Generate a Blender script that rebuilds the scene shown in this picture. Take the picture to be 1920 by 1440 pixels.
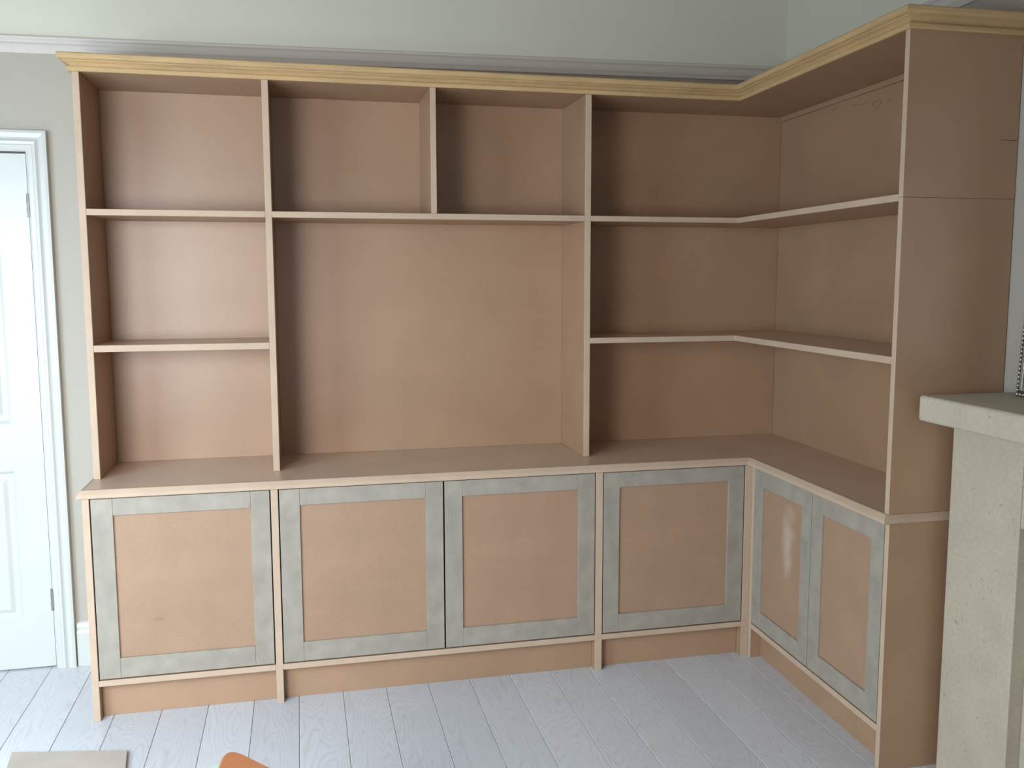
import bpy, bmesh, math, random
from mathutils import Vector, Matrix

for o in list(bpy.data.objects):
    bpy.data.objects.remove(o, do_unlink=True)
scene = bpy.context.scene
COL = scene.collection
random.seed(7)

# ------------------------------------------------------------------ camera, world, light, exposure
cam_d = bpy.data.cameras.new('camera')
cam_d.sensor_width = 36.0
cam_d.lens = 36.0 * 1721.1 / 1920.0
cam_d.clip_start = 0.05
cam = bpy.data.objects.new('camera', cam_d)
COL.objects.link(cam)
cam.location = (1.3195, -3.8545, 1.5410)
cam.rotation_euler = (1.456744, 0.0022425, -0.227253)
scene.camera = cam

world = bpy.data.worlds.new('world')
scene.world = world
world.use_nodes = True
bg = world.node_tree.nodes['Background']
bg.inputs[0].default_value = (0.75, 0.86, 1.0, 1)
bg.inputs[1].default_value = 0.6


def area(name, loc, rot, sx, sy, power, color, spread=180):
    d = bpy.data.lights.new(name, 'AREA')
    d.shape = 'RECTANGLE'
    d.size, d.size_y = sx, sy
    d.energy = power
    d.color = color
    d.spread = math.radians(spread)
    o = bpy.data.objects.new(name, d)
    COL.objects.link(o)
    o.location = loc
    o.rotation_euler = rot
    return o


# daylight: a tall unseen canted bay window left of the camera, plus added fill behind
def aim(d):
    return Vector(d).to_track_quat('-Z', 'Y').to_euler()


area('daylight_bay_left', (-0.80, -2.42, 1.42), aim((0.5, 0.86, -1.0)), 0.80, 1.50, 80, (0.56, 0.80, 1.0))
area('daylight_bay_near', (0.13, -3.40, 1.45), aim((-0.08, 1.0, -0.95)), 0.95, 1.50, 108, (0.92, 0.93, 0.97))
area('front_fill_light', (1.55, -5.50, 1.60), aim((-0.15, 1.0, -0.45)), 1.20, 1.50, 9, (0.95, 0.95, 0.98))  # weak frontal fill, added to soften the dark strips beside the dividers

scene.view_settings.view_transform = 'Standard'
scene.view_settings.look = 'None'
scene.view_settings.exposure = 0.0
scene.view_settings.gamma = 1.0
scene.view_settings.use_curve_mapping = False

# ------------------------------------------------------------------ measured dimensions (metres)
SL = 0.0279                      # the right-hand wall is out of square by this slope
zT, zC, cb = 2.25, 0.827, 0.798
s2b, s2t = 1.765, 1.787
s1b, s1t = 1.2855, 1.3095
r1b, r1t = 1.284, 1.306
rb, rt = 0.125, 0.1465
yU, yC, yL, yP, yB = -0.361, -0.547, -0.539, -0.498, -0.040
yEa, yEb, yCe = -1.459, -1.4385, -1.466
x0, x1, x2a, x2b, x4a, x4b, x3a, x3b = 0.583, 0.606, 1.2092, 1.2327, 1.8160, 1.8378, 2.4219, 2.4465
l0, l1, l2, l3, l4, l5 = 0.578, 0.601, 1.2016, 1.2269, 2.4182, 2.4470
xU, xC, xL, xP, xB, xW = 3.0745, 3.057, 3.0785, 3.1276, 3.4244, 3.459
FRONT_Y, LEFT_X, CEIL = -5.6, -1.17, 2.95


def S(p):                        # right-hand run follows its slanted wall
    return Vector((p[0] + SL * (p[1] + 0.4), p[1], p[2]))


def sx(x, y):
    return x + SL * (y + 0.4)


# ------------------------------------------------------------------ materials
def lin(c):
    return tuple(((v / 255) / 12.92 if v / 255 <= 0.04045 else ((v / 255 + 0.055) / 1.055) ** 2.4) for v in c)


def mat(name, color, rough=0.6, var=0.06, scale=6.0, fine=0.04, fine_scale=260.0, bump=0.0, bump_scale=300.0,
        metallic=0.0, spec=0.3, stretch=(1, 1, 1), extra=None):
    m = bpy.data.materials.new(name)
    m.use_nodes = True
    nt = m.node_tree
    n, L = nt.nodes, nt.links
    b = n['Principled BSDF']
    b.inputs['Roughness'].default_value = rough
    b.inputs['Metallic'].default_value = metallic
    b.inputs['Specular IOR Level'].default_value = spec
    tc = n.new('ShaderNodeTexCoord')
    mp = n.new('ShaderNodeMapping')
    mp.inputs['Scale'].default_value = stretch
    L.new(tc.outputs['Object'], mp.inputs['Vector'])
    col = n.new('ShaderNodeRGB')
    col.outputs[0].default_value = (*color, 1)
    cur = col.outputs[0]
    for sc, amt, det in ((scale, var, 4), (fine_scale, fine, 2)):
        if amt <= 0:
            continue
        t = n.new('ShaderNodeTexNoise')
        t.inputs['Scale'].default_value = sc
        t.inputs['Detail'].default_value = det
        L.new(mp.outputs[0], t.inputs['Vector'])
        r = n.new('ShaderNodeMapRange')
        r.inputs['From Min'].default_value = 0.3
        r.inputs['From Max'].default_value = 0.7
        r.inputs['To Min'].default_value = 1 - amt
        r.inputs['To Max'].default_value = 1 + amt
        L.new(t.outputs['Fac'], r.inputs['Value'])
        v = n.new('ShaderNodeVectorMath')
        v.operation = 'SCALE'
        L.new(cur, v.inputs[0])
        L.new(r.outputs[0], v.inputs['Scale'])
        cur = v.outputs[0]
    if extra:
        cur = extra(nt, cur, tc)
    L.new(cur, b.inputs['Base Color'])
    if bump > 0:
        t = n.new('ShaderNodeTexNoise')
        t.inputs['Scale'].default_value = bump_scale
        L.new(mp.outputs[0], t.inputs['Vector'])
        bp = n.new('ShaderNodeBump')
        bp.inputs['Strength'].default_value = bump
        bp.inputs['Distance'].default_value = 0.002
        L.new(t.outputs['Fac'], bp.inputs['Height'])
        L.new(bp.outputs[0], b.inputs['Normal'])
    return m


def mark(centre, size, color, amount, noise=12.0):
    """a smudge of filler or a stain at one spot of a surface (object coordinates)"""
    def f(nt, cur, tc):
        n, L = nt.nodes, nt.links
        mp = n.new('ShaderNodeMapping')
        mp.vector_type = 'POINT'
        mp.inputs['Location'].default_value = [-c / s for c, s in zip(centre, size)]
        mp.inputs['Scale'].default_value = [1 / s for s in size]
        L.new(tc.outputs['Object'], mp.inputs['Vector'])
        ln = n.new('ShaderNodeVectorMath')
        ln.operation = 'LENGTH'
        L.new(mp.outputs[0], ln.inputs[0])
        t = n.new('ShaderNodeTexNoise')
        t.inputs['Scale'].default_value = noise
        t.inputs['Detail'].default_value = 5
        L.new(tc.outputs['Object'], t.inputs['Vector'])
        ad = n.new('ShaderNodeMath')
        ad.operation = 'MULTIPLY_ADD'
        L.new(t.outputs['Fac'], ad.inputs[0])
        ad.inputs[1].default_value = 1.6
        L.new(ln.outputs['Value'], ad.inputs[2])
        r = n.new('ShaderNodeMapRange')
        r.interpolation_type = 'SMOOTHSTEP'
        r.inputs['From Min'].default_value = 0.9
        r.inputs['From Max'].default_value = 1.9
        r.inputs['To Min'].default_value = amount
        r.inputs['To Max'].default_value = 0.0
        L.new(ad.outputs[0], r.inputs['Value'])
        mx = n.new('ShaderNodeMix')
        mx.data_type = 'RGBA'
        L.new(r.outputs[0], mx.inputs[0])
        L.new(cur, mx.inputs[6])
        mx.inputs[7].default_value = (*color, 1)
        return mx.outputs[2]
    return f


MDF_C = (0.375, 0.229, 0.134)
M = {}
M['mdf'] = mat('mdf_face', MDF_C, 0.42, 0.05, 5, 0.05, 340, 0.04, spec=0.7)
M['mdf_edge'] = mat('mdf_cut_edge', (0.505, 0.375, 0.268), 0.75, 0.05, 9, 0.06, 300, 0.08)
M['mdf_top'] = mat('mdf_worktop', (0.58, 0.425, 0.315), 0.33, 0.06, 4, 0.05, 300, 0.04, spec=0.35)  # base colour raised above the plain board to carry window sheen
M['mdf_panel'] = mat('mdf_door_panel', (0.36, 0.228, 0.145), 0.55, 0.05, 7, 0.06, 320, 0.04)
M['green'] = mat('green_mdf', (0.325, 0.29, 0.235), 0.6, 0.11, 14, 0.06, 240, 0.05)
M['green_edge'] = mat('green_mdf_edge', (0.36, 0.335, 0.26), 0.7, 0.08, 14, 0.06, 240)
M['pine'] = mat('pine_moulding', (0.54, 0.365, 0.18), 0.55, 0.12, 5, 0.06, 60, 0.03, stretch=(1, 6, 9))
M['pine_return'] = mat('pine_moulding_return', (0.54, 0.365, 0.18), 0.55, 0.12, 5, 0.06, 60, 0.03, stretch=(6, 1, 9))
M['wall_up'] = mat('cream_paint', (0.66, 0.64, 0.535), 0.85, 0.02, 2, 0.015, 200, 0.03)
M['white'] = mat('white_gloss_paint', (0.54, 0.54, 0.50), 0.35, 0.015, 4, 0.0, 200, spec=0.5)
M['rail'] = mat('rail_paint', (0.60, 0.555, 0.50), 0.5, 0.02, 4, 0.0, 200)
M['wall_dark'] = mat('unseen_wall_bounce', (0.20, 0.14, 0.09), 0.9, 0.02, 2, 0.0, 200)  # dark warm colour invented for unseen walls, to cut and warm bounced light
M['ceiling'] = mat('ceiling_paint', (0.58, 0.56, 0.50), 0.9, 0.02, 2, 0.0, 200)
M['steel'] = mat('hinge_steel', (0.32, 0.31, 0.29), 0.4, 0.1, 40, 0.0, 200, metallic=0.8)
M['pencil'] = mat('pencil_graphite', (0.17, 0.115, 0.08), 0.7, 0.1, 60, 0)
M['mirror'] = mat('mirror_glass', (0.85, 0.87, 0.87), 0.03, 0.0, 4, 0.0, metallic=1.0)
M['dark_silver'] = mat('aged_silver', (0.13, 0.115, 0.10), 0.35, 0.4, 60, 0.3, 300, 0.3, metallic=0.7)
M['silver'] = mat('bright_silver', (0.50, 0.49, 0.46), 0.3, 0.2, 50, 0.0, metallic=0.8)
M['tan'] = mat('terracotta_leather', (0.40, 0.155, 0.065), 0.5, 0.08, 30, 0.05, 300, 0.1)
M['tan_edge'] = mat('dark_brown_piping', (0.16, 0.06, 0.05), 0.6, 0.1, 30, 0)
M['beech'] = mat('pale_wood', (0.52, 0.38, 0.24), 0.5, 0.1, 12, 0.05, 100, stretch=(6, 6, 1))
M['card'] = mat('pale_hardboard', (0.47, 0.40, 0.34), 0.7, 0.08, 8, 0.05, 200)
M['plastic'] = mat('pale_plastic', (0.55, 0.66, 0.60), 0.4, 0.04, 20, 0)


def speckle(nt, cur, tc):
    n, L = nt.nodes, nt.links
    for sc, th, c, a in ((60, 0.665, (0.20, 0.19, 0.17), 0.55), (17, 0.62, (0.56, 0.47, 0.34), 0.3)):
        t = n.new('ShaderNodeTexNoise')
        t.inputs['Scale'].default_value = sc
        t.inputs['Detail'].default_value = 3
        L.new(tc.outputs['Object'], t.inputs['Vector'])
        r = n.new('ShaderNodeMapRange')
        r.inputs['From Min'].default_value = th
        r.inputs['From Max'].default_value = th + 0.07
        r.inputs['To Max'].default_value = a
        L.new(t.outputs['Fac'], r.inputs['Value'])
        mx = n.new('ShaderNodeMix')
        mx.data_type = 'RGBA'
        L.new(r.outputs[0], mx.inputs[0])
        L.new(cur, mx.inputs[6])
        mx.inputs[7].default_value = (*c, 1)
        cur = mx.outputs[2]
    return cur


M['stone'] = mat('limestone', (0.49, 0.435, 0.335), 0.7, 0.05, 9, 0.06, 90, 0.12, 120, extra=speckle)
M['black'] = mat('fire_chamber_black', (0.03, 0.03, 0.03), 0.8, 0.1, 10, 0)


def two_tone(nt, cur, tc):
    """taupe paint below the picture rail, cream above it"""
    n, L = nt.nodes, nt.links
    g = n.new('ShaderNodeNewGeometry')
    s = n.new('ShaderNodeSeparateXYZ')
    L.new(g.outputs['Position'], s.inputs[0])
    c = n.new('ShaderNodeMath')
    c.operation = 'GREATER_THAN'
    c.inputs[1].default_value = 2.425
    L.new(s.outputs['Z'], c.inputs[0])
    mx = n.new('ShaderNodeMix')
    mx.data_type = 'RGBA'
    L.new(c.outputs[0], mx.inputs[0])
    mx.inputs[6].default_value = (0.42, 0.385, 0.325, 1)
    L.new(cur, mx.inputs[7])
    return mx.outputs[2]


M['wall'] = mat('wall_paint', (0.66, 0.64, 0.535), 0.85, 0.02, 2, 0.015, 200, 0.03, extra=two_tone)


def plank_mat():
    m = bpy.data.materials.new('whitewashed_oak')
    m.use_nodes = True
    nt = m.node_tree
    n, L = nt.nodes, nt.links
    b = n['Principled BSDF']
    b.inputs['Roughness'].default_value = 0.36
    b.inputs['Specular IOR Level'].default_value = 0.45
    tc = n.new('ShaderNodeTexCoord')
    oi = n.new('ShaderNodeObjectInfo')
    off = n.new('ShaderNodeVectorMath')
    off.operation = 'SCALE'
    off.inputs[0].default_value = (13.7, 31.1, 5.3)
    L.new(oi.outputs['Random'], off.inputs['Scale'])
    add = n.new('ShaderNodeVectorMath')
    L.new(tc.outputs['Object'], add.inputs[0])
    L.new(off.outputs[0], add.inputs[1])
    mp = n.new('ShaderNodeMapping')
    mp.inputs['Scale'].default_value = (8, 1.3, 1)
    L.new(add.outputs[0], mp.inputs['Vector'])
    # growth rings: bands of a stretched noise field make cathedral figures
    ns = n.new('ShaderNodeTexNoise')
    ns.inputs['Scale'].default_value = 0.9
    ns.inputs['Detail'].default_value = 1.5
    ns.inputs['Distortion'].default_value = 0.35
    L.new(mp.outputs[0], ns.inputs['Vector'])
    ml = n.new('ShaderNodeMath')
    ml.operation = 'MULTIPLY'
    ml.inputs[1].default_value = 230.0
    L.new(ns.outputs['Fac'], ml.inputs[0])
    sn = n.new('ShaderNodeMath')
    sn.operation = 'SINE'
    L.new(ml.outputs[0], sn.inputs[0])
    r1 = n.new('ShaderNodeMapRange')
    r1.inputs['From Min'].default_value = 0.2
    r1.inputs['From Max'].default_value = 1
    r1.inputs['To Min'].default_value = 0
    r1.inputs['To Max'].default_value = 0.35
    L.new(sn.outputs[0], r1.inputs['Value'])
    fib = n.new('ShaderNodeTexNoise')
    fib.inputs['Scale'].default_value = 30
    fib.inputs['Detail'].default_value = 4
    mp2 = n.new('ShaderNodeMapping')
    mp2.inputs['Scale'].default_value = (9, 0.6, 1)
    L.new(add.outputs[0], mp2.inputs['Vector'])
    L.new(mp2.outputs[0], fib.inputs['Vector'])
    r2 = n.new('ShaderNodeMapRange')
    r2.inputs['From Min'].default_value = 0.5
    r2.inputs['From Max'].default_value = 0.75
    r2.inputs['To Max'].default_value = 0.35
    L.new(fib.outputs['Fac'], r2.inputs['Value'])
    sm = n.new('ShaderNodeMath')
    sm.operation = 'ADD'
    sm.use_clamp = True
    L.new(r1.outputs[0], sm.inputs[0])
    L.new(r2.outputs[0], sm.inputs[1])
    mx = n.new('ShaderNodeMix')
    mx.data_type = 'RGBA'
    L.new(sm.outputs[0], mx.inputs[0])
    mx.inputs[6].default_value = (0.60, 0.61, 0.635, 1)
    mx.inputs[7].default_value = (0.46, 0.45, 0.46, 1)
    tone = n.new('ShaderNodeMapRange')
    tone.inputs['To Min'].default_value = 0.94
    tone.inputs['To Max'].default_value = 1.05
    L.new(oi.outputs['Random'], tone.inputs['Value'])
    sc = n.new('ShaderNodeVectorMath')
    sc.operation = 'SCALE'
    L.new(mx.outputs[2], sc.inputs[0])
    L.new(tone.outputs[0], sc.inputs['Scale'])
    L.new(sc.outputs[0], b.inputs['Base Color'])
    bp = n.new('ShaderNodeBump')
    bp.inputs['Strength'].default_value = 0.15
    bp.inputs['Distance'].default_value = 0.001
    L.new(sm.outputs[0], bp.inputs['Height'])
    L.new(bp.outputs[0], b.inputs['Normal'])
    return m


M['plank'] = plank_mat()
M['joint'] = mat('floor_joint', (0.44, 0.40, 0.36), 0.8, 0.0, 4, 0)  # slab colour showing in the gaps between planks

# ------------------------------------------------------------------ mesh helpers
def base_of(parent):
    v = Vector((0, 0, 0))
    while parent is not None:
        v += parent.location
        parent = parent.parent
    return v


def link(name, bm, mats, parent=None, smooth=False, kind=None, label=None):
    bmesh.ops.recalc_face_normals(bm, faces=bm.faces[:])
    off = base_of(parent)
    for v in bm.verts:
        v.co -= off
    me = bpy.data.meshes.new(name)
    bm.to_mesh(me)
    bm.free()
    for m in (mats if isinstance(mats, (list, tuple)) else [mats]):
        me.materials.append(m)
    if smooth:
        for p in me.polygons:
            p.use_smooth = True
    o = bpy.data.objects.new(name, me)
    COL.objects.link(o)
    if parent is not None:
        o.parent = parent
    if kind:
        o['kind'] = kind
    if label:
        o['label'] = label
    return o


def thing(name, label, cat, loc, group=None):
    o = bpy.data.objects.new(name, None)
    o.empty_display_size = 0.1
    COL.objects.link(o)
    o.location = loc
    o['label'] = label
    o['category'] = cat
    if group:
        o['group'] = group
    return o


def prism(bm, poly, axis, a, b):
    """extrude a polygon of 2-D points along an axis from a to b"""
    def P(p, t):
        return {'x': (t, p[0], p[1]), 'y': (p[0], t, p[1]), 'z': (p[0], p[1], t)}[axis]
    lo = [bm.verts.new(P(p, a)) for p in poly]
    hi = [bm.verts.new(P(p, b)) for p in poly]
    k = len(poly)
    bm.faces.new(lo[::-1])
    bm.faces.new(hi)
    for i in range(k):
        bm.faces.new((lo[i], lo[(i + 1) % k], hi[(i + 1) % k], hi[i]))
    return lo + hi


def box(bm, xa, xb, ya, yb, za, zb):
    return prism(bm, [(xa, ya), (xb, ya), (xb, yb), (xa, yb)], 'z', za, zb)


def bevel(bm, w=0.001, seg=1, angle=0.3):
    bmesh.ops.recalc_face_normals(bm, faces=bm.faces[:])
    es = [e for e in bm.edges if len(e.link_faces) == 2 and e.calc_face_angle(0) > angle]
    bmesh.ops.bevel(bm, geom=es, offset=w, segments=seg, affect='EDGES', profile=0.5)


def shade_edges(bm, dirs, idx=1):
    """give faces that look in one of these directions the cut-edge material"""
    bmesh.ops.recalc_face_normals(bm, faces=bm.faces[:])
    for f in bm.faces:
        for d in dirs:
            if f.normal.dot(Vector(d)) > 0.65:
                f.material_index = idx


def warp(bm, f=S):
    for v in bm.verts:
        v.co = f(v.co)


FR, LF, UP, RT = (0, -1, 0), (-1, 0, 0), (0, 0, 1), (1, 0, 0)


def board(name, parent, xa, xb, ya, yb, za, zb, mats=None, front=FR, skew=False, bev=0.0012, label=None, kind=None):
    bm = bmesh.new()
    box(bm, xa, xb, ya, yb, za, zb)
    bevel(bm, bev)
    if front:
        shade_edges(bm, [front])
    if skew:
        warp(bm)
    return link(name, bm, mats or [M['mdf'], M['mdf_edge']], parent, label=label, kind=kind)


def offset_path(path, d):
    """mitred offset of an open 2-D path to its right-hand (outer) side"""
    out = []
    n = len(path)
    for i, p in enumerate(path):
        p = Vector(p)
        ns = []
        if i > 0:
            t = (p - Vector(path[i - 1])).normalized()
            ns.append(Vector((t.y, -t.x)))
        if i < n - 1:
            t = (Vector(path[i + 1]) - p).normalized()
            ns.append(Vector((t.y, -t.x)))
        if len(ns) == 2:
            m = (ns[0] + ns[1]).normalized()
            m = m / m.dot(ns[0])
        else:
            m = ns[0]
        out.append(p + m * d)
    return out


def sweep_parts(name, parent, path, profile, z0, mats, kind=None, gap=0.0):
    """one mitred length of moulding per stretch of the path; profile = closed (out, up) outline"""
    rings = [offset_path(path, o) for o, _ in profile]
    res = []
    for s in range(len(path) - 1):
        bm = bmesh.new()
        A = [bm.verts.new((rings[k][s].x, rings[k][s].y, z0 + h)) for k, (_, h) in enumerate(profile)]
        B = [bm.verts.new((rings[k][s + 1].x, rings[k][s + 1].y, z0 + h)) for k, (_, h) in enumerate(profile)]
        k = len(profile)
        for i in range(k):
            bm.faces.new((A[i], A[(i + 1) % k], B[(i + 1) % k], B[i]))
        bm.faces.new(A[::-1])
        bm.faces.new(B)
        res.append(link(name, bm, mats, parent, kind=kind))
    return res


# ------------------------------------------------------------------ setting: room shell
def wall_box(name, xa, xb, ya, yb, za, zb, m, skew=False):
    bm = bmesh.new()
    box(bm, xa, xb, ya, yb, za, zb)
    if skew:
        warp(bm)
    return link(name, bm, m, kind='structure')


DX0, DX1, DZ = -0.435, 0.335, 2.016           # door leaf in the back wall
bm = bmesh.new()                               # back wall with its door opening
fx0, fx1, fz = DX0 - 0.006, DX1 + 0.006, DZ + 0.006
prism(bm, [(LEFT_X - .15, -0.1), (fx0, -0.1), (fx0, fz), (fx1, fz), (fx1, -0.1), (3.75, -0.1), (3.75, CEIL), (LEFT_X - .15, CEIL)], 'y', 0, 0.15)
link('wall_back', bm, M['wall'], kind='structure')
wall_box('wall_right', xW, xW + 0.15, FRONT_Y - .1, 0.0, -0.1, CEIL, M['wall'], skew=True)

# left wall, canted bay wall with its window opening, front walls
wall_box('wall_left', LEFT_X - .15, LEFT_X, -2.25, 0, -0.1, CEIL, M['wall'])
CB = Vector((LEFT_X, -2.15, 0))                # the canted wall starts here and runs towards (+x, -y)
CD = Vector((1, -1, 0)).normalized()
CN = Vector((-1, -1, 0)).normalized()          # outwards
CL = 2.95


def cant(bm, u0, u1, w0, w1, z0, z1):
    vs = box(bm, u0, u1, w0, w1, z0, z1)
    for v in vs:
        p = CB + CD * v.co.x + CN * v.co.y
        v.co = (p.x, p.y, v.co.z)


WZ0, WZ1 = 0.65, 2.25
U0, U1, U2, U3 = 0.02, 1.02, 1.22, 2.35
bm = bmesh.new()
cant(bm, -0.20, U0, 0, 0.12, -0.1, CEIL)
cant(bm, U1, U2, 0, 0.12, WZ0, WZ1)
cant(bm, U3, CL, 0, 0.12, -0.1, CEIL)
cant(bm, U0, U3, 0, 0.12, -0.1, WZ0)
cant(bm, U0, U3, 0, 0.12, WZ1, CEIL)
link('wall_canted', bm, M['wall_dark'], kind='structure')
ex_, ey_ = (CB + CD * CL).x, (CB + CD * CL).y
wall_box('wall_front_side', ex_ - .15, ex_, FRONT_Y - .1, ey_, -0.1, CEIL, M['wall_dark'])
bm = bmesh.new()
box(bm, ex_ - .15, 1.1, FRONT_Y - .15, FRONT_Y, -0.1, CEIL)
box(bm, 2.4, 3.6, FRONT_Y - .15, FRONT_Y, -0.1, CEIL)
box(bm, 1.1, 2.4, FRONT_Y - .15, FRONT_Y, -0.1, 0.70)
box(bm, 1.1, 2.4, FRONT_Y - .15, FRONT_Y, 2.40, CEIL)
link('wall_front', bm, M['wall_dark'], kind='structure')
wall_box('ceiling', LEFT_X - .15, 3.75, FRONT_Y - .15, 0.15, CEIL, CEIL + .1, M['ceiling'])


def window_frame(name, u0, u1, z0, z1, place):
    e = bmesh.new()
    t = 0.06
    for a, b, c, d in ((u0, u0 + t, z0, z1), (u1 - t, u1, z0, z1), (u0 + t, u1 - t, z0, z0 + t), (u0 + t, u1 - t, z1 - t, z1)):
        place(e, a, b, c, d)
    return link(name, e, M['white'], kind='structure')


window_frame('window_1', U0, U1, WZ0, WZ1, lambda e, a, b, c, d: cant(e, a, b, .07, .11, c, d))
window_frame('window_2', U2, U3, WZ0, WZ1, lambda e, a, b, c, d: cant(e, a, b, .07, .11, c, d))

window_frame('fill_window', 1.1, 2.4, 0.70, 2.40, lambda e, a, b, c, d: box(e, a, b, FRONT_Y - .13, FRONT_Y - .08, c, d))  # unseen window, added in the front wall for the fill light

# floor: slab with plank children
floor = wall_box('floor', LEFT_X - .1, 3.7, FRONT_Y - .1, 0.15, -0.1, -0.004, M['joint'])
PIT = 0.1606
xk = 0.3165
while xk > LEFT_X:
    xk -= PIT
joint_y = {}
cache = {}
row = 0
while xk < 3.62:
    jy = -1.9 - random.random() * 2.2
    for ya, yb in ((FRONT_Y, jy - 0.0004), (jy + 0.0004, 0.10)):
        bm = bmesh.new()
        g = 0.0007
        e = 0.0013
        poly = [(xk + g, -0.012), (xk + PIT - g, -0.012), (xk + PIT - g, -0.0014), (xk + PIT - g - e, 0), (xk + g + e, 0), (xk + g, -0.0014)]
        prism(bm, poly, 'y', ya, yb)
        link('plank', bm, M['plank'], floor)
    xk += PIT
    row += 1

# baseboards, picture rails
def skirting(name, path):
    prof = [(0.0, 0.0), (0.016, 0.0), (0.016, 0.135), (0.011, 0.145), (0.011, 0.158), (0.006, 0.172), (0.0, 0.178)]
    rings = [offset_path(path, o) for o, _ in prof]
    bm = bmesh.new()
    A = [bm.verts.new((rings[k][0].x, rings[k][0].y, h)) for k, (_, h) in enumerate(prof)]
    B = [bm.verts.new((rings[k][1].x, rings[k][1].y, h)) for k, (_, h) in enumerate(prof)]
    k = len(prof)
    for i in range(k):
        bm.faces.new((A[i], A[(i + 1) % k], B[(i + 1) % k], B[i]))
    bm.faces.new(A[::-1])
    bm.faces.new(B)
    return link(name, bm, M['white'], kind='structure')


skirting('baseboard_back', [(0.415, 0.0), (l0 - 0.001, 0.0)])
skirting('baseboard_back_left', [(LEFT_X, 0.0), (-0.51, 0.0)])
skirting('baseboard_left', [(LEFT_X, -2.1), (LEFT_X, 0)])
skirting('baseboard_right', [(sx(xW, -3.02), -3.02), (sx(xW, FRONT_Y), FRONT_Y)])

RAIL = [(0.0, 0.0), (0.008, 0.001), (0.010, 0.014), (0.013, 0.020), (0.014, 0.031), (0.011, 0.040),
        (0.014, 0.046), (0.020, 0.052), (0.021, 0.058), (0.018, 0.062), (0.0, 0.064)]


def rail(name, a, b, za, zb, out):
    bm = bmesh.new()
    A = [bm.verts.new((a[0] + out[0] * o, a[1] + out[1] * o, za + h)) for o, h in RAIL]
    B = [bm.verts.new((b[0] + out[0] * o, b[1] + out[1] * o, zb + h)) for o, h in RAIL]
    k = len(RAIL)
    for i in range(k):
        bm.faces.new((A[i], A[(i + 1) % k], B[(i + 1) % k], B[i]))
    bm.faces.new(A[::-1])
    bm.faces.new(B)
    return link(name, bm, M['rail'], kind='structure')


rail('trim_1', (LEFT_X, 0), (sx(xW, 0) + .01, 0), 2.362, 2.412, (0, -1))
rail('trim_2', (sx(xW, 0), 0), (sx(xW, FRONT_Y), FRONT_Y), 2.412, 2.412, (-1, 0))

# ------------------------------------------------------------------ door in the back wall
door = bpy.data.objects.new('door_1', None)
COL.objects.link(door)
door.location = (DX1, 0, 0)
door['kind'] = 'structure'


# architrave: a moulded frame swept up, across and down around the opening
ARC = [(0.0, 0.0), (0.0, 0.012), (0.008, 0.018), (0.022, 0.018), (0.026, 0.024), (0.036, 0.026), (0.044, 0.019),
       (0.050, 0.027), (0.066, 0.030), (0.076, 0.028), (0.076, 0.0)]
bm = bmesh.new()
w_in = 0.0
rings = []
for (o_, d_) in ARC:
    rings.append([(DX0 - o_, -d_, 0.0), (DX0 - o_, -d_, DZ + 0.004 + o_), (DX1 + o_, -d_, DZ + 0.004 + o_), (DX1 + o_, -d_, 0.0)])
V = [[bm.verts.new(p) for p in r] for r in rings]
for k in range(len(V)):
    a, b = V[k], V[(k + 1) % len(V)]
    for s in range(3):
        bm.faces.new((a[s], a[s + 1], b[s + 1], b[s]))
link('architrave', bm, M['white'], door)
# plinth block foot and lining
board('door_lining', door, DX1 + 0.001, DX1 + 0.005, -0.001, 0.14, 0, DZ, [M['white']], front=None, bev=0.0004)
board('door_lining', door, DX0 - 0.005, DX0 - 0.001, -0.001, 0.14, 0, DZ, [M['white']], front=None, bev=0.0004)
# leaf with four sunk panels
lx0, lx1, lz0, lz1 = DX0 + 0.003, DX1 - 0.003, 0.006, DZ - 0.004
yf = -0.006
st = 0.107
mid = (lx0 + lx1) / 2
rows_ = [(0.204, 0.803), (0.99, 1.90)]
frame_bm = bmesh.new()
box(frame_bm, lx0, lx0 + st, yf, yf + 0.04, lz0, lz1)
box(frame_bm, lx1 - st, lx1, yf, yf + 0.04, lz0, lz1)
box(frame_bm, mid - .05, mid + .05, yf, yf + 0.04, lz0, lz1)
for za, zb in ((lz0, rows_[0][0]), (rows_[0][1], rows_[1][0]), (rows_[1][1], lz1)):
    box(frame_bm, lx0 + st, mid - .05, yf, yf + 0.04, za, zb)
    box(frame_bm, mid + .05, lx1 - st, yf, yf + 0.04, za, zb)
link('door_leaf', frame_bm, M['white'], door)
for pa, pb in ((lx0 + st, mid - .05), (mid + .05, lx1 - st)):
    for za, zb in rows_:
        bm = bmesh.new()                      # moulding slope, sunk border and raised field
        steps = [(0, 0.0), (0.004, 0.004), (0.012, 0.010), (0.030, 0.011), (0.045, 0.004)]
        prev = None
        for ins, dep in steps:
            q = [bm.verts.new(p) for p in ((pa + ins, yf + dep, za + ins), (pb - ins, yf + dep, za + ins), (pb - ins, yf + dep, zb - ins), (pa + ins, yf + dep, zb - ins))]
            if prev:
                for i in range(4):
                    bm.faces.new((prev[i], prev[(i + 1) % 4], q[(i + 1) % 4], q[i]))
            prev = q
        bm.faces.new(prev)
        link('door_panel', bm, M['white'], door)
for hz in (1.82, 0.28):
    bm = bmesh.new()
    bmesh.ops.create_cone(bm, cap_ends=True, segments=12, radius1=0.0065, radius2=0.0065, depth=0.088,
                          matrix=Matrix.Translation((DX1 - 0.001, yf - 0.005, hz)))
    for k in (-0.017, 0.017):
        bmesh.ops.create_cone(bm, cap_ends=True, segments=12, radius1=0.0072, radius2=0.0072, depth=0.013,
                              matrix=Matrix.Translation((DX1 - 0.001, yf - 0.005, hz + k)))
    link('hinge', bm, M['steel'], door)
bm = bmesh.new()
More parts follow.
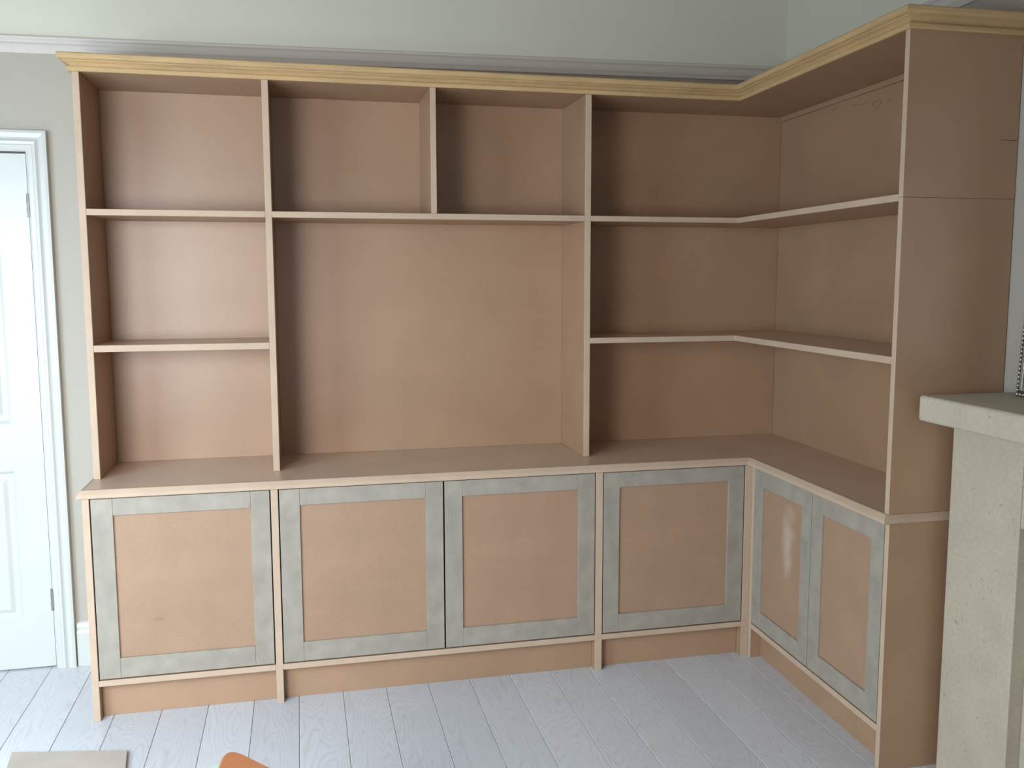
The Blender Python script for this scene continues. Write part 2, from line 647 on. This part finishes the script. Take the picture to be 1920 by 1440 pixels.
bmesh.ops.create_cone(bm, cap_ends=True, segments=20, radius1=0.024, radius2=0.024, depth=0.006,
                      matrix=Matrix.Translation((DX0 + .06, yf - 0.003, 1.0)) @ Matrix.Rotation(math.pi / 2, 4, 'X'))
bmesh.ops.create_uvsphere(bm, u_segments=20, v_segments=12, radius=0.026, matrix=Matrix.Translation((DX0 + .06, yf - 0.04, 1.0)))
bmesh.ops.create_cone(bm, cap_ends=True, segments=12, radius1=0.009, radius2=0.009, depth=0.03,
                      matrix=Matrix.Translation((DX0 + .06, yf - 0.018, 1.0)) @ Matrix.Rotation(math.pi / 2, 4, 'X'))
link('door_knob', bm, M['steel'], door, smooth=True)

# ------------------------------------------------------------------ cupboard doors
def cupboard_door(parent, a0, a1, i0, i1, z0, z1, iz0, iz1, side='back', panel_mat=None):
    """five-piece door: green stiles and rails round a recessed tan panel.
    side 'back' faces -y at yL; side 'right' faces -x at xL, along y"""
    def piece(name, u0, u1, za, zb, d0, d1, mats, par, bev=0.0011):
        bm = bmesh.new()
        if side == 'back':
            box(bm, u0, u1, yL + d0, yL + d1, za, zb)
        else:
            box(bm, xL + d0, xL + d1, u1, u0, za, zb)
        bevel(bm, bev)
        if side != 'back':
            warp(bm)
        return link(name, bm, mats, par)
    th = 0.020
    d = bpy.data.objects.new('door', None)
    COL.objects.link(d)
    d.parent = parent
    base = Vector(((a0 if side == 'back' else sx(xL, a0)), (yL if side == 'back' else a0), z0))
    d.location = base - base_of(parent)
    g = [M['green']]
    piece('stile', a0, i0, z0, z1, 0, th, g, d)
    piece('stile', i1, a1, z0, z1, 0, th, g, d)
    sgn = 1 if a1 > a0 else -1
    piece('rail', i0 + sgn * .0003, i1 - sgn * .0003, z0, iz0, 0.0003, th, g, d)
    piece('rail', i0 + sgn * .0003, i1 - sgn * .0003, iz1, z1, 0.0003, th, g, d)
    piece('panel', i0, i1, iz0, iz1, 0.0075, 0.0145, [panel_mat(base) if panel_mat else M['mdf_panel']], d, 0.0003)
    return d


def stain(base):
    p = Vector((0.80, yL + .0075, 0.352)) - base
    return mat('mdf_door_panel_stained', (0.36, 0.228, 0.145), 0.55, 0.05, 7, 0.06, 320, 0.04,
               extra=mark(p, (0.035, 0.05, 0.012), (0.30, 0.165, 0.10), 0.75, 30))


def filler(base):
    p = Vector((sx(xL + .0075, -0.83), -0.83, 0.56)) - base
    return mat('mdf_door_panel_filler', (0.36, 0.228, 0.145), 0.55, 0.05, 7, 0.06, 320, 0.04,
               extra=mark(p, (0.06, 0.055, 0.17), (0.56, 0.45, 0.37), 0.62, 14))


# ------------------------------------------------------------------ base cabinets
def bottom_and_plinth(root, xa, xb):
    board('bottom_panel', root, xa, xb, yL, yB + .01, rb, rt)
    board('plinth', root, xa, xb, yP, yP + 0.018, 0, rb, [M['mdf']], front=None)
    board('back_panel', root, xa, xb, yB - .004, yB + .005, rt + .0003, cb - .001, [M['mdf']], front=None, bev=0.0004)


ZD0, ZD1, IZ0, IZ1 = 0.1515, 0.7945, 0.2235, 0.7345
G1 = 'base cupboards under the worktop'

c1 = thing('base_cabinet', 'tan board base cupboard with one green-framed door, leftmost, nearest the white door', 'cabinet', (l0, 0, 0), G1)
board('side_panel', c1, l0, l1, yL, -0.018, 0, cb - .0003)
bottom_and_plinth(c1, l1 + .0002, l2 - .0002)
cupboard_door(c1, 0.6052, 1.1975, 0.675, 1.132, ZD0, ZD1, IZ0, IZ1, panel_mat=stain)

c2 = thing('base_cabinet', 'wide tan board base cupboard with two green-framed doors under the big open bay', 'cabinet', (l2, 0, 0), G1)
board('side_panel', c2, l2, l3, yL, 0, 0, cb - .0003)
bottom_and_plinth(c2, l3 + .0002, l4 - .0002)
cupboard_door(c2, 1.2310, 1.8215, 1.302, 1.756, ZD0, ZD1, IZ0, IZ1)
cupboard_door(c2, 1.8275, 2.4145, 1.894, 2.348, ZD0, ZD1, IZ0, IZ1)

c3 = thing('base_cabinet', 'tan board base cupboard with one green-framed door beside the inner corner', 'cabinet', (l4, 0, 0), G1)
board('side_panel', c3, l4, l5, yL, 0, 0, cb - .0003)
bottom_and_plinth(c3, l5 + .0002, 3.0455)
cupboard_door(c3, 2.4510, 3.0420, 2.515, 2.974, ZD0, ZD1, IZ0, IZ1)
board('corner_post', c3, 3.0460, 3.0765, yL, -0.43, 0, cb - .0003)

c4 = thing('base_cabinet', 'tan board return cupboard with two green-framed doors, running from the corner to the fireplace', 'cabinet', (xL, -1.0, 0), G1)
bm = bmesh.new()
prism(bm, [(3.0768, -0.43), (3.0768, -0.5605), (3.132, -0.5605), (3.132, -0.43)], 'z', 0, cb - .0003)
bevel(bm, 0.001)
shade_edges(bm, [LF])
link('corner_post', bm, [M['mdf'], M['mdf_edge']], c4)
board('bottom_panel', c4, xL, xB - .005, yEb + .0002, -0.5607, rb, rt, front=LF, skew=True)
board('plinth', c4, xP, xP + 0.018, yEb + .0002, -0.5607, 0, rb, [M['mdf']], front=None, skew=True)
board('back_panel', c4, xB - .004, xB + .004, yEb + .0002, -0.56, rt, cb - .001, [M['mdf']], front=None, skew=True, bev=.0004)
bm = bmesh.new()
box(bm, xL, xW - .002, yEa, yEb, 0, cb - .0003)
bevel(bm, 0.0012)
shade_edges(bm, [LF])
warp(bm)
link('end_panel', bm, [M['mdf'], M['mdf_edge']], c4)
cupboard_door(c4, -0.5650, -1.0035, -0.635, -0.938, ZD0, ZD1 - .002, 0.218, 0.724, 'right', panel_mat=filler)
cupboard_door(c4, -1.0085, -1.4340, -1.079, -1.368, ZD0, ZD1 - .002, 0.222, 0.728, 'right')

# ------------------------------------------------------------------ worktop: L-shaped slab and moulded edge lengths
wt = thing('worktop', 'long L-shaped tan board worktop with a moulded front edge, on the base cupboards', 'worktop', (1.8, -0.3, cb))
T_ = 0.024
path = [(0.5625 + T_, 0.0), (0.5625 + T_, yC + T_), (sx(xC, yC) + T_, yC + T_), (sx(xC, yCe) + T_, yCe + T_), (sx(xW, yCe) - .001, yCe + T_)]
bm = bmesh.new()
poly = [tuple(p) for p in path[:4]] + [(sx(xW, yCe + T_) - .002, yCe + T_), (sx(xW, 0) - .002, 0.0)]
prism(bm, poly, 'z', cb, zC)
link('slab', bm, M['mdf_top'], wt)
prof = [(0.0, 0.0), (0.0215, 0.0), (0.0238, 0.002), (0.0238, 0.0115), (0.0225, 0.0145), (0.013, 0.0272), (0.010, zC - cb), (0.0, zC - cb)]
sweep_parts('edge_moulding', wt, path, prof, cb, M['mdf_edge'])

# ------------------------------------------------------------------ upper bookcase units
G2 = 'open bookcase units on the worktop'
ZB = zC + .0003
u1 = thing('bookcase_unit', 'narrow tan board bookcase column with three open cells, leftmost, beside the white door', 'bookcase', (x0, 0, zC), G2)
board('side_panel', u1, x0, x1, yU, -0.002, ZB, zT)
board('side_panel', u1, x2a, x2b, yU, -0.002, ZB, zT)
board('back_panel', u1, x1 + .0003, x2a - .0003, yB, yB + .009, ZB, zT, [M['mdf']], front=None, bev=.0004)
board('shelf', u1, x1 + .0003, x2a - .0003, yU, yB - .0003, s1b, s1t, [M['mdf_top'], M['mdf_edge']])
board('shelf', u1, x1 + .0003, x2a - .0003, yU, yB - .0003, s2b, s2t)
board('top_panel', u1, x0, x2b, yU, -0.002, zT + .0002, zT + .022)

u2 = thing('bookcase_unit', 'wide tan board bookcase with two cells above one very big open bay', 'bookcase', (x2b, 0, zC), G2)
board('side_panel', u2, x3a, x3b, yU, -0.002, ZB, zT)
board('back_panel', u2, x2b + .0003, x3a - .0003, yB, yB + .009, ZB, zT, [M['mdf']], front=None, bev=.0004)
board('shelf', u2, x2b + .0003, x3a - .0003, yU, yB - .0003, s2b, s2t)
board('divider', u2, x4a, x4b, yU + .002, yB - .0003, s2t + .0002, zT)
board('top_panel', u2, x2b + .0003, x3b, yU, -0.002, zT + .0002, zT + .022)

u3 = thing('bookcase_unit', 'tall tan board corner bookcase with L-shaped shelves and a wide end panel behind the mantel', 'bookcase', (sx(xU, -0.9), -0.9, zC), G2)
board('back_panel', u3, x3b + .0003, sx(xB, -.05), yB, yB + .009, ZB, zT, [M['mdf']], front=None, bev=.0004)
board('back_panel', u3, xB, xB + .009, yEb + .0003, yB - .0003, ZB, zT, [M['mdf']], front=None, skew=True, bev=.0004)
board('batten', u3, xB - .012, xB - .0003, yEb + .0004, yB - .012, zT - .021, zT - .0002, [M['mdf']], front=None, skew=True)


def l_shelf(za, zb, mats):
    bm = bmesh.new()
    poly = [(x3b + .0003, yB - .0003), (x3b + .0003, yU), (sx(xU, yU), yU), (sx(xU, yEb), yEb + .0003),
            (sx(xB, yEb) - .0003, yEb + .0003), (sx(xB, yB) - .0003, yB - .0003)]
    prism(bm, poly, 'z', za, zb)
    bevel(bm, 0.0012)
    bmesh.ops.recalc_face_normals(bm, faces=bm.faces[:])
    for f in bm.faces:
        c = f.calc_center_median()
        if abs(f.normal.z) < .5 and (abs(c.y - yU) < .02 and c.x < xU or abs(c.x - sx(xU, c.y)) < .01):
            f.material_index = 1
    link('shelf', bm, mats, u3)


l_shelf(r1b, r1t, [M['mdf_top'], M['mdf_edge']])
l_shelf(s2b, s2t, [M['mdf'], M['mdf_edge']])
bm = bmesh.new()                                            # two top boards meeting on one visible seam
prism(bm, [(x3b + .0003, -.002), (x3b + .0003, yU), (3.0435, yU), (3.0435, -.002)], 'z', zT + .0002, zT + .022)
bevel(bm, 0.0018)
link('top_panel', bm, [M['mdf']], u3)
bm = bmesh.new()
prism(bm, [(3.0445, -.002), (3.0445, yU), (sx(xU, yU), yU), (sx(xU, yEa), yEa), (sx(xW, yEa) - .002, yEa), (sx(xW, 0) - .002, -.002)], 'z', zT + .0002, zT + .022)
bevel(bm, 0.0018)
link('top_panel', bm, [M['mdf']], u3)
# end panel in two boards; the upper one has a short open slot against the wall
xe0, xe1 = sx(xU, yEa), sx(xW, yEa) - .003
for poly in ([(xe0, ZB), (xe1, ZB), (xe1, 1.7755), (xe0, 1.7755)],
             [(xe0, 1.7763), (xe1, 1.7763), (xe1, 1.9470), (3.365, 1.9477), (3.365, 1.9485), (xe1, 1.9492), (xe1, zT), (xe0, zT)]):
    bm = bmesh.new()
    prism(bm, poly, 'y', yEa, yEb)
    if len(poly) == 4:
        bevel(bm, 0.0006)
    shade_edges(bm, [LF])
    link('end_panel', bm, [M['mdf'], M['mdf_edge']], u3)
# pencil scribbles near the top of the right-hand back panel
bm = bmesh.new()
strokes = [[(-.60, 2.206), (-.64, 2.196), (-.68, 2.193), (-.71, 2.199)], [(-.76, 2.170), (-.74, 2.185), (-.78, 2.190), (-.80, 2.178), (-.77, 2.166)],
           [(-.86, 2.168), (-.845, 2.180), (-.835, 2.172)], [(-.50, 2.214), (-.47, 2.208), (-.455, 2.213)]]
for s in strokes:
    for (ya, za), (yb, zb) in zip(s, s[1:]):
        d = Vector((0, yb - ya, zb - za)).normalized()
        nrm = Vector((0, -d.z, d.y)) * 0.0009
        pts = [Vector((xB - .0006, ya, za)) - nrm, Vector((xB - .0006, yb, zb)) - nrm, Vector((xB - .0006, yb, zb)) + nrm, Vector((xB - .0006, ya, za)) + nrm]
        f1 = [bm.verts.new(S(p)) for p in pts]
        f2 = [bm.verts.new(S(p + Vector((.0005, 0, 0)))) for p in pts]
        bm.faces.new(f1)
        bm.faces.new(f2[::-1])
        for i in range(4):
            bm.faces.new((f1[i], f1[(i + 1) % 4], f2[(i + 1) % 4], f2[i]))
link('pencil_mark', bm, M['pencil'], u3, kind='stuff')

# ------------------------------------------------------------------ pine cornice
cor = thing('cornice', 'pale yellow pine cornice moulding around the top of the bookcase', 'moulding', (1.8, yU, zT))
cpath = [(x0 - .0003, 0.0), (x0 - .0003, yU - .0003), (sx(xU, yU) - .0003, yU - .0003), (sx(xU, yEa) - .0003, yEa - .0003), (sx(xW, yEa) - .002, yEa - .0003)]
cpr = [(0.0, 0.0), (0.009, 0.0), (0.0115, 0.003), (0.0115, 0.013), (0.009, 0.0165), (0.003, 0.0175), (0.004, 0.0215),
       (0.009, 0.026), (0.019, 0.030), (0.024, 0.031), (0.024, 0.0345), (0.033, 0.0365), (0.037, 0.040), (0.038, 0.043),
       (0.038, 0.053), (0.034, 0.057), (0.0, 0.057)]
for k, o in enumerate(sweep_parts('moulding_length', cor, cpath, cpr, zT - .001, M['pine'])):
    if k in (0, 2):
        o.data.materials[0] = M['pine_return']

# ------------------------------------------------------------------ limestone fireplace
fp = thing('fireplace', 'pale cream limestone fireplace surround on the right-hand wall', 'fireplace', (3.3, -2.25, 0))
FX = 3.139                                                   # front of the mantel before the wall's slant
YF0, YF1 = -1.492, -3.00


def stone(name, xa, xb, ya, yb, za, zb, bev=0.006, seg=3, m='stone'):
    bm = bmesh.new()
    box(bm, xa, xb, ya, yb, za, zb)
    bevel(bm, bev, seg)
    warp(bm)
    return link(name, bm, M[m], fp)


stone('mantel_shelf', FX - .004, xW - .002, YF1, YF0, 1.1195, 1.196, 0.010, 4)
PX = 3.257
stone('pilaster', PX, xW - .002, -1.784, -1.497, 0, 1.1193, 0.003, 2)
stone('pilaster', PX, xW - .002, -2.995, -2.708, 0, 1.1193, 0.003, 2)
stone('frieze', PX + .002, xW - .002, -2.7075, -1.7845, 0.86, 1.1193, 0.003, 2)
stone('inner_jamb', PX + .045, xW - .002, -1.90, -1.7845, 0, 0.8597, 0.002, 1)
stone('inner_jamb', PX + .045, xW - .002, -2.7075, -2.60, 0, 0.8597, 0.002, 1)
stone('fire_back', xW - .03, xW - .002, -2.5998, -1.9002, 0, 0.8597, 0.001, 1, 'black')

# ------------------------------------------------------------------ mirror leaning on the mantel
mr = thing('wall_mirror', 'dark beaded silver-framed mirror leaning on the stone mantel at the right edge', 'mirror', (3.352, -1.587, 1.1963))
lean = 0.060
MW, MH = 0.78, 0.98


def mp(u, v, w):       # u along the wall towards the room, v up the leaning frame, w out towards the room
    p = Vector((3.352, -1.587, 1.1965)) + Vector((-SL, -1, 0)).normalized() * u
    p += Vector((lean, 0, 1)).normalized() * v + Vector((-1, SL, lean)).normalized() * w
    return p


def mbox(bm, u0, u1, v0, v1, w0, w1):
    vs = box(bm, u0, u1, v0, v1, w0, w1)
    return vs


def mlink(name, bm, m, smooth=False):
    for v in bm.verts:
        v.co = mp(*v.co)
    return link(name, bm, m, mr, smooth)


def ring_frame(bm, a, b, w0, w1):
    for u0, u1, v0, v1 in ((a, b, a, MH - a), (MW - b, MW - a, a, MH - a), (b, MW - b, a, b), (b, MW - b, MH - b, MH - a)):
        mbox(bm, u0, u1, v0, v1, w0, w1)


bm = bmesh.new(); ring_frame(bm, 0.0, 0.075, -0.024, -0.006); mlink('frame', bm, M['dark_silver'])
bm = bmesh.new(); ring_frame(bm, 0.018, 0.030, -0.006, 0.003); bevel(bm, .002, 2); mlink('inner_bead', bm, M['silver'])
bm = bmesh.new(); ring_frame(bm, 0.044, 0.052, -0.006, 0.000); bevel(bm, .002, 2); mlink('inner_bead', bm, M['silver'])
bm = bmesh.new(); mbox(bm, 0.075, MW - .075, .075, MH - .075, -.020, -.012); mlink('glass', bm, M['mirror'])
bm = bmesh.new()
stepb = 0.0125
nb = int(MH / stepb)
for k in range(nb):
    for u in (0.007, MW - .007):
        bmesh.ops.create_icosphere(bm, subdivisions=1, radius=0.0062, matrix=Matrix.Translation((u, 0.007 + k * (MH - .014) / (nb - 1), -0.004)))
nb = int(MW / stepb)
for k in range(1, nb - 1):
    for v in (0.007, MH - .007):
        bmesh.ops.create_icosphere(bm, subdivisions=1, radius=0.0062, matrix=Matrix.Translation((0.007 + k * (MW - .014) / (nb - 1), v, -0.004)))
mlink('beading', bm, M['silver'], True)['kind'] = 'stuff'

# ------------------------------------------------------------------ things at the bottom edge of the photograph
sb = thing('board_offcut', 'pale rectangular board offcut lying flat on the floor at bottom left', 'board', (0.55, -1.0, 0))
A = Vector((0.366, -0.722)); B = Vector((0.731, -0.795))
n1 = Vector((0.13, -1.0)).normalized()
bm = bmesh.new()
prism(bm, [tuple(A), tuple(B), tuple(B + n1 * .62), tuple(A + n1 * .62)], 'z', 0.0003, 0.012)
bevel(bm, .001)
link('sheet', bm, M['card'], sb)

# stool with a rounded terracotta seat; only one corner of the seat reaches the picture
st_ = thing('stool', 'low stool with a rounded terracotta brown seat, one corner in at the bottom edge', 'stool', (1.07, -2.02, 0))
ang = math.radians(-50)
ex = Vector((math.cos(ang), math.sin(ang)))
ey = Vector((math.cos(ang - math.pi / 2), math.sin(ang - math.pi / 2)))
corner = Vector((1.122, -1.700))


def seat_outline(inset):
    a = corner
    e1 = ex
    e2 = Vector((math.cos(math.radians(-96)), math.sin(math.radians(-96))))
    Ls, r = 0.34, 0.030
    P0, P1, P2, P3 = a, a + e1 * Ls, a + e1 * Ls + e2 * Ls, a + e2 * Ls
    pts = [P0, P1, P2, P3]
    out = []
    for i in range(4):
        p, q, s = pts[i - 1], pts[i], pts[(i + 1) % 4]
        d1, d2 = (p - q).normalized(), (s - q).normalized()
        t = r / math.tan(math.acos(max(-1, min(1, d1.dot(d2)))) / 2)
        t1, t2 = q + d1 * t, q + d2 * t
        for k in range(9):
            f = k / 8
            out.append((t1 * (1 - f) ** 2 + q * 2 * f * (1 - f) + t2 * f * f))
    c = (P0 + P2) / 2
    return [c + (p - c) * (1 - inset) for p in out], pts, c


rings = []
bm = bmesh.new()
for ins, z in ((0.03, 0.408), (0.0, 0.414), (0.0, 0.440), (0.012, 0.448), (0.05, 0.452)):
    o_, pts, cc = seat_outline(ins)
    rings.append([bm.verts.new((p.x, p.y, z)) for p in o_])
for a, b in zip(rings, rings[1:]):
    for i in range(len(a)):
        bm.faces.new((a[i], a[(i + 1) % len(a)], b[(i + 1) % len(a)], b[i]))
bm.faces.new(rings[-1])
bm.faces.new(rings[0][::-1])
link('seat', bm, M['tan'], st_, smooth=False)
for p in pts:
    q = cc + (p - cc) * 0.72
    f = cc + (p - cc) * 0.86
    bm = bmesh.new()
    a = [bm.verts.new((q.x + dx * .015, q.y + dy * .015, 0.4085)) for dx, dy in ((-1, -1), (1, -1), (1, 1), (-1, 1))]
    b = [bm.verts.new((f.x + dx * .011, f.y + dy * .011, 0.0003)) for dx, dy in ((-1, -1), (1, -1), (1, 1), (-1, 1))]
    for i in range(4):
        bm.faces.new((a[i], a[(i + 1) % 4], b[(i + 1) % 4], b[i]))
    bm.faces.new(a)
    bm.faces.new(b[::-1])
    link('leg', bm, M['beech'], st_)

# small pale lid on the floor, just left of the stool's seat in the picture
ld = thing('plastic_lid', 'small pale greenish lid just left of the terracotta seat, mostly cut off', 'lid', (1.03, -1.03, 0))
bm = bmesh.new()
R_ = 0.062
for z0_, z1_, r0_, r1_ in ((0.0003, 0.018, R_ - .003, R_), (0.018, 0.024, R_ - .0045, R_ - .008)):
    bmesh.ops.create_cone(bm, cap_ends=True, segments=40, radius1=r0_, radius2=r1_, depth=z1_ - z0_, matrix=Matrix.Translation((1.03, -1.03, (z0_ + z1_) / 2)))
link('cap', bm, M['plastic'], ld)
bm = bmesh.new()
for k in range(30):
    a = k / 30 * math.tau
    bmesh.ops.create_cube(bm, size=1, matrix=Matrix.Translation((1.03 + math.cos(a) * (R_ - .0005), -1.03 + math.sin(a) * (R_ - .0005), .010)) @ Matrix.Rotation(a, 4, 'Z') @ Matrix.Diagonal((.003, .004, .014, 1)))
link('grip_ribs', bm, M['plastic'], ld, kind='stuff')
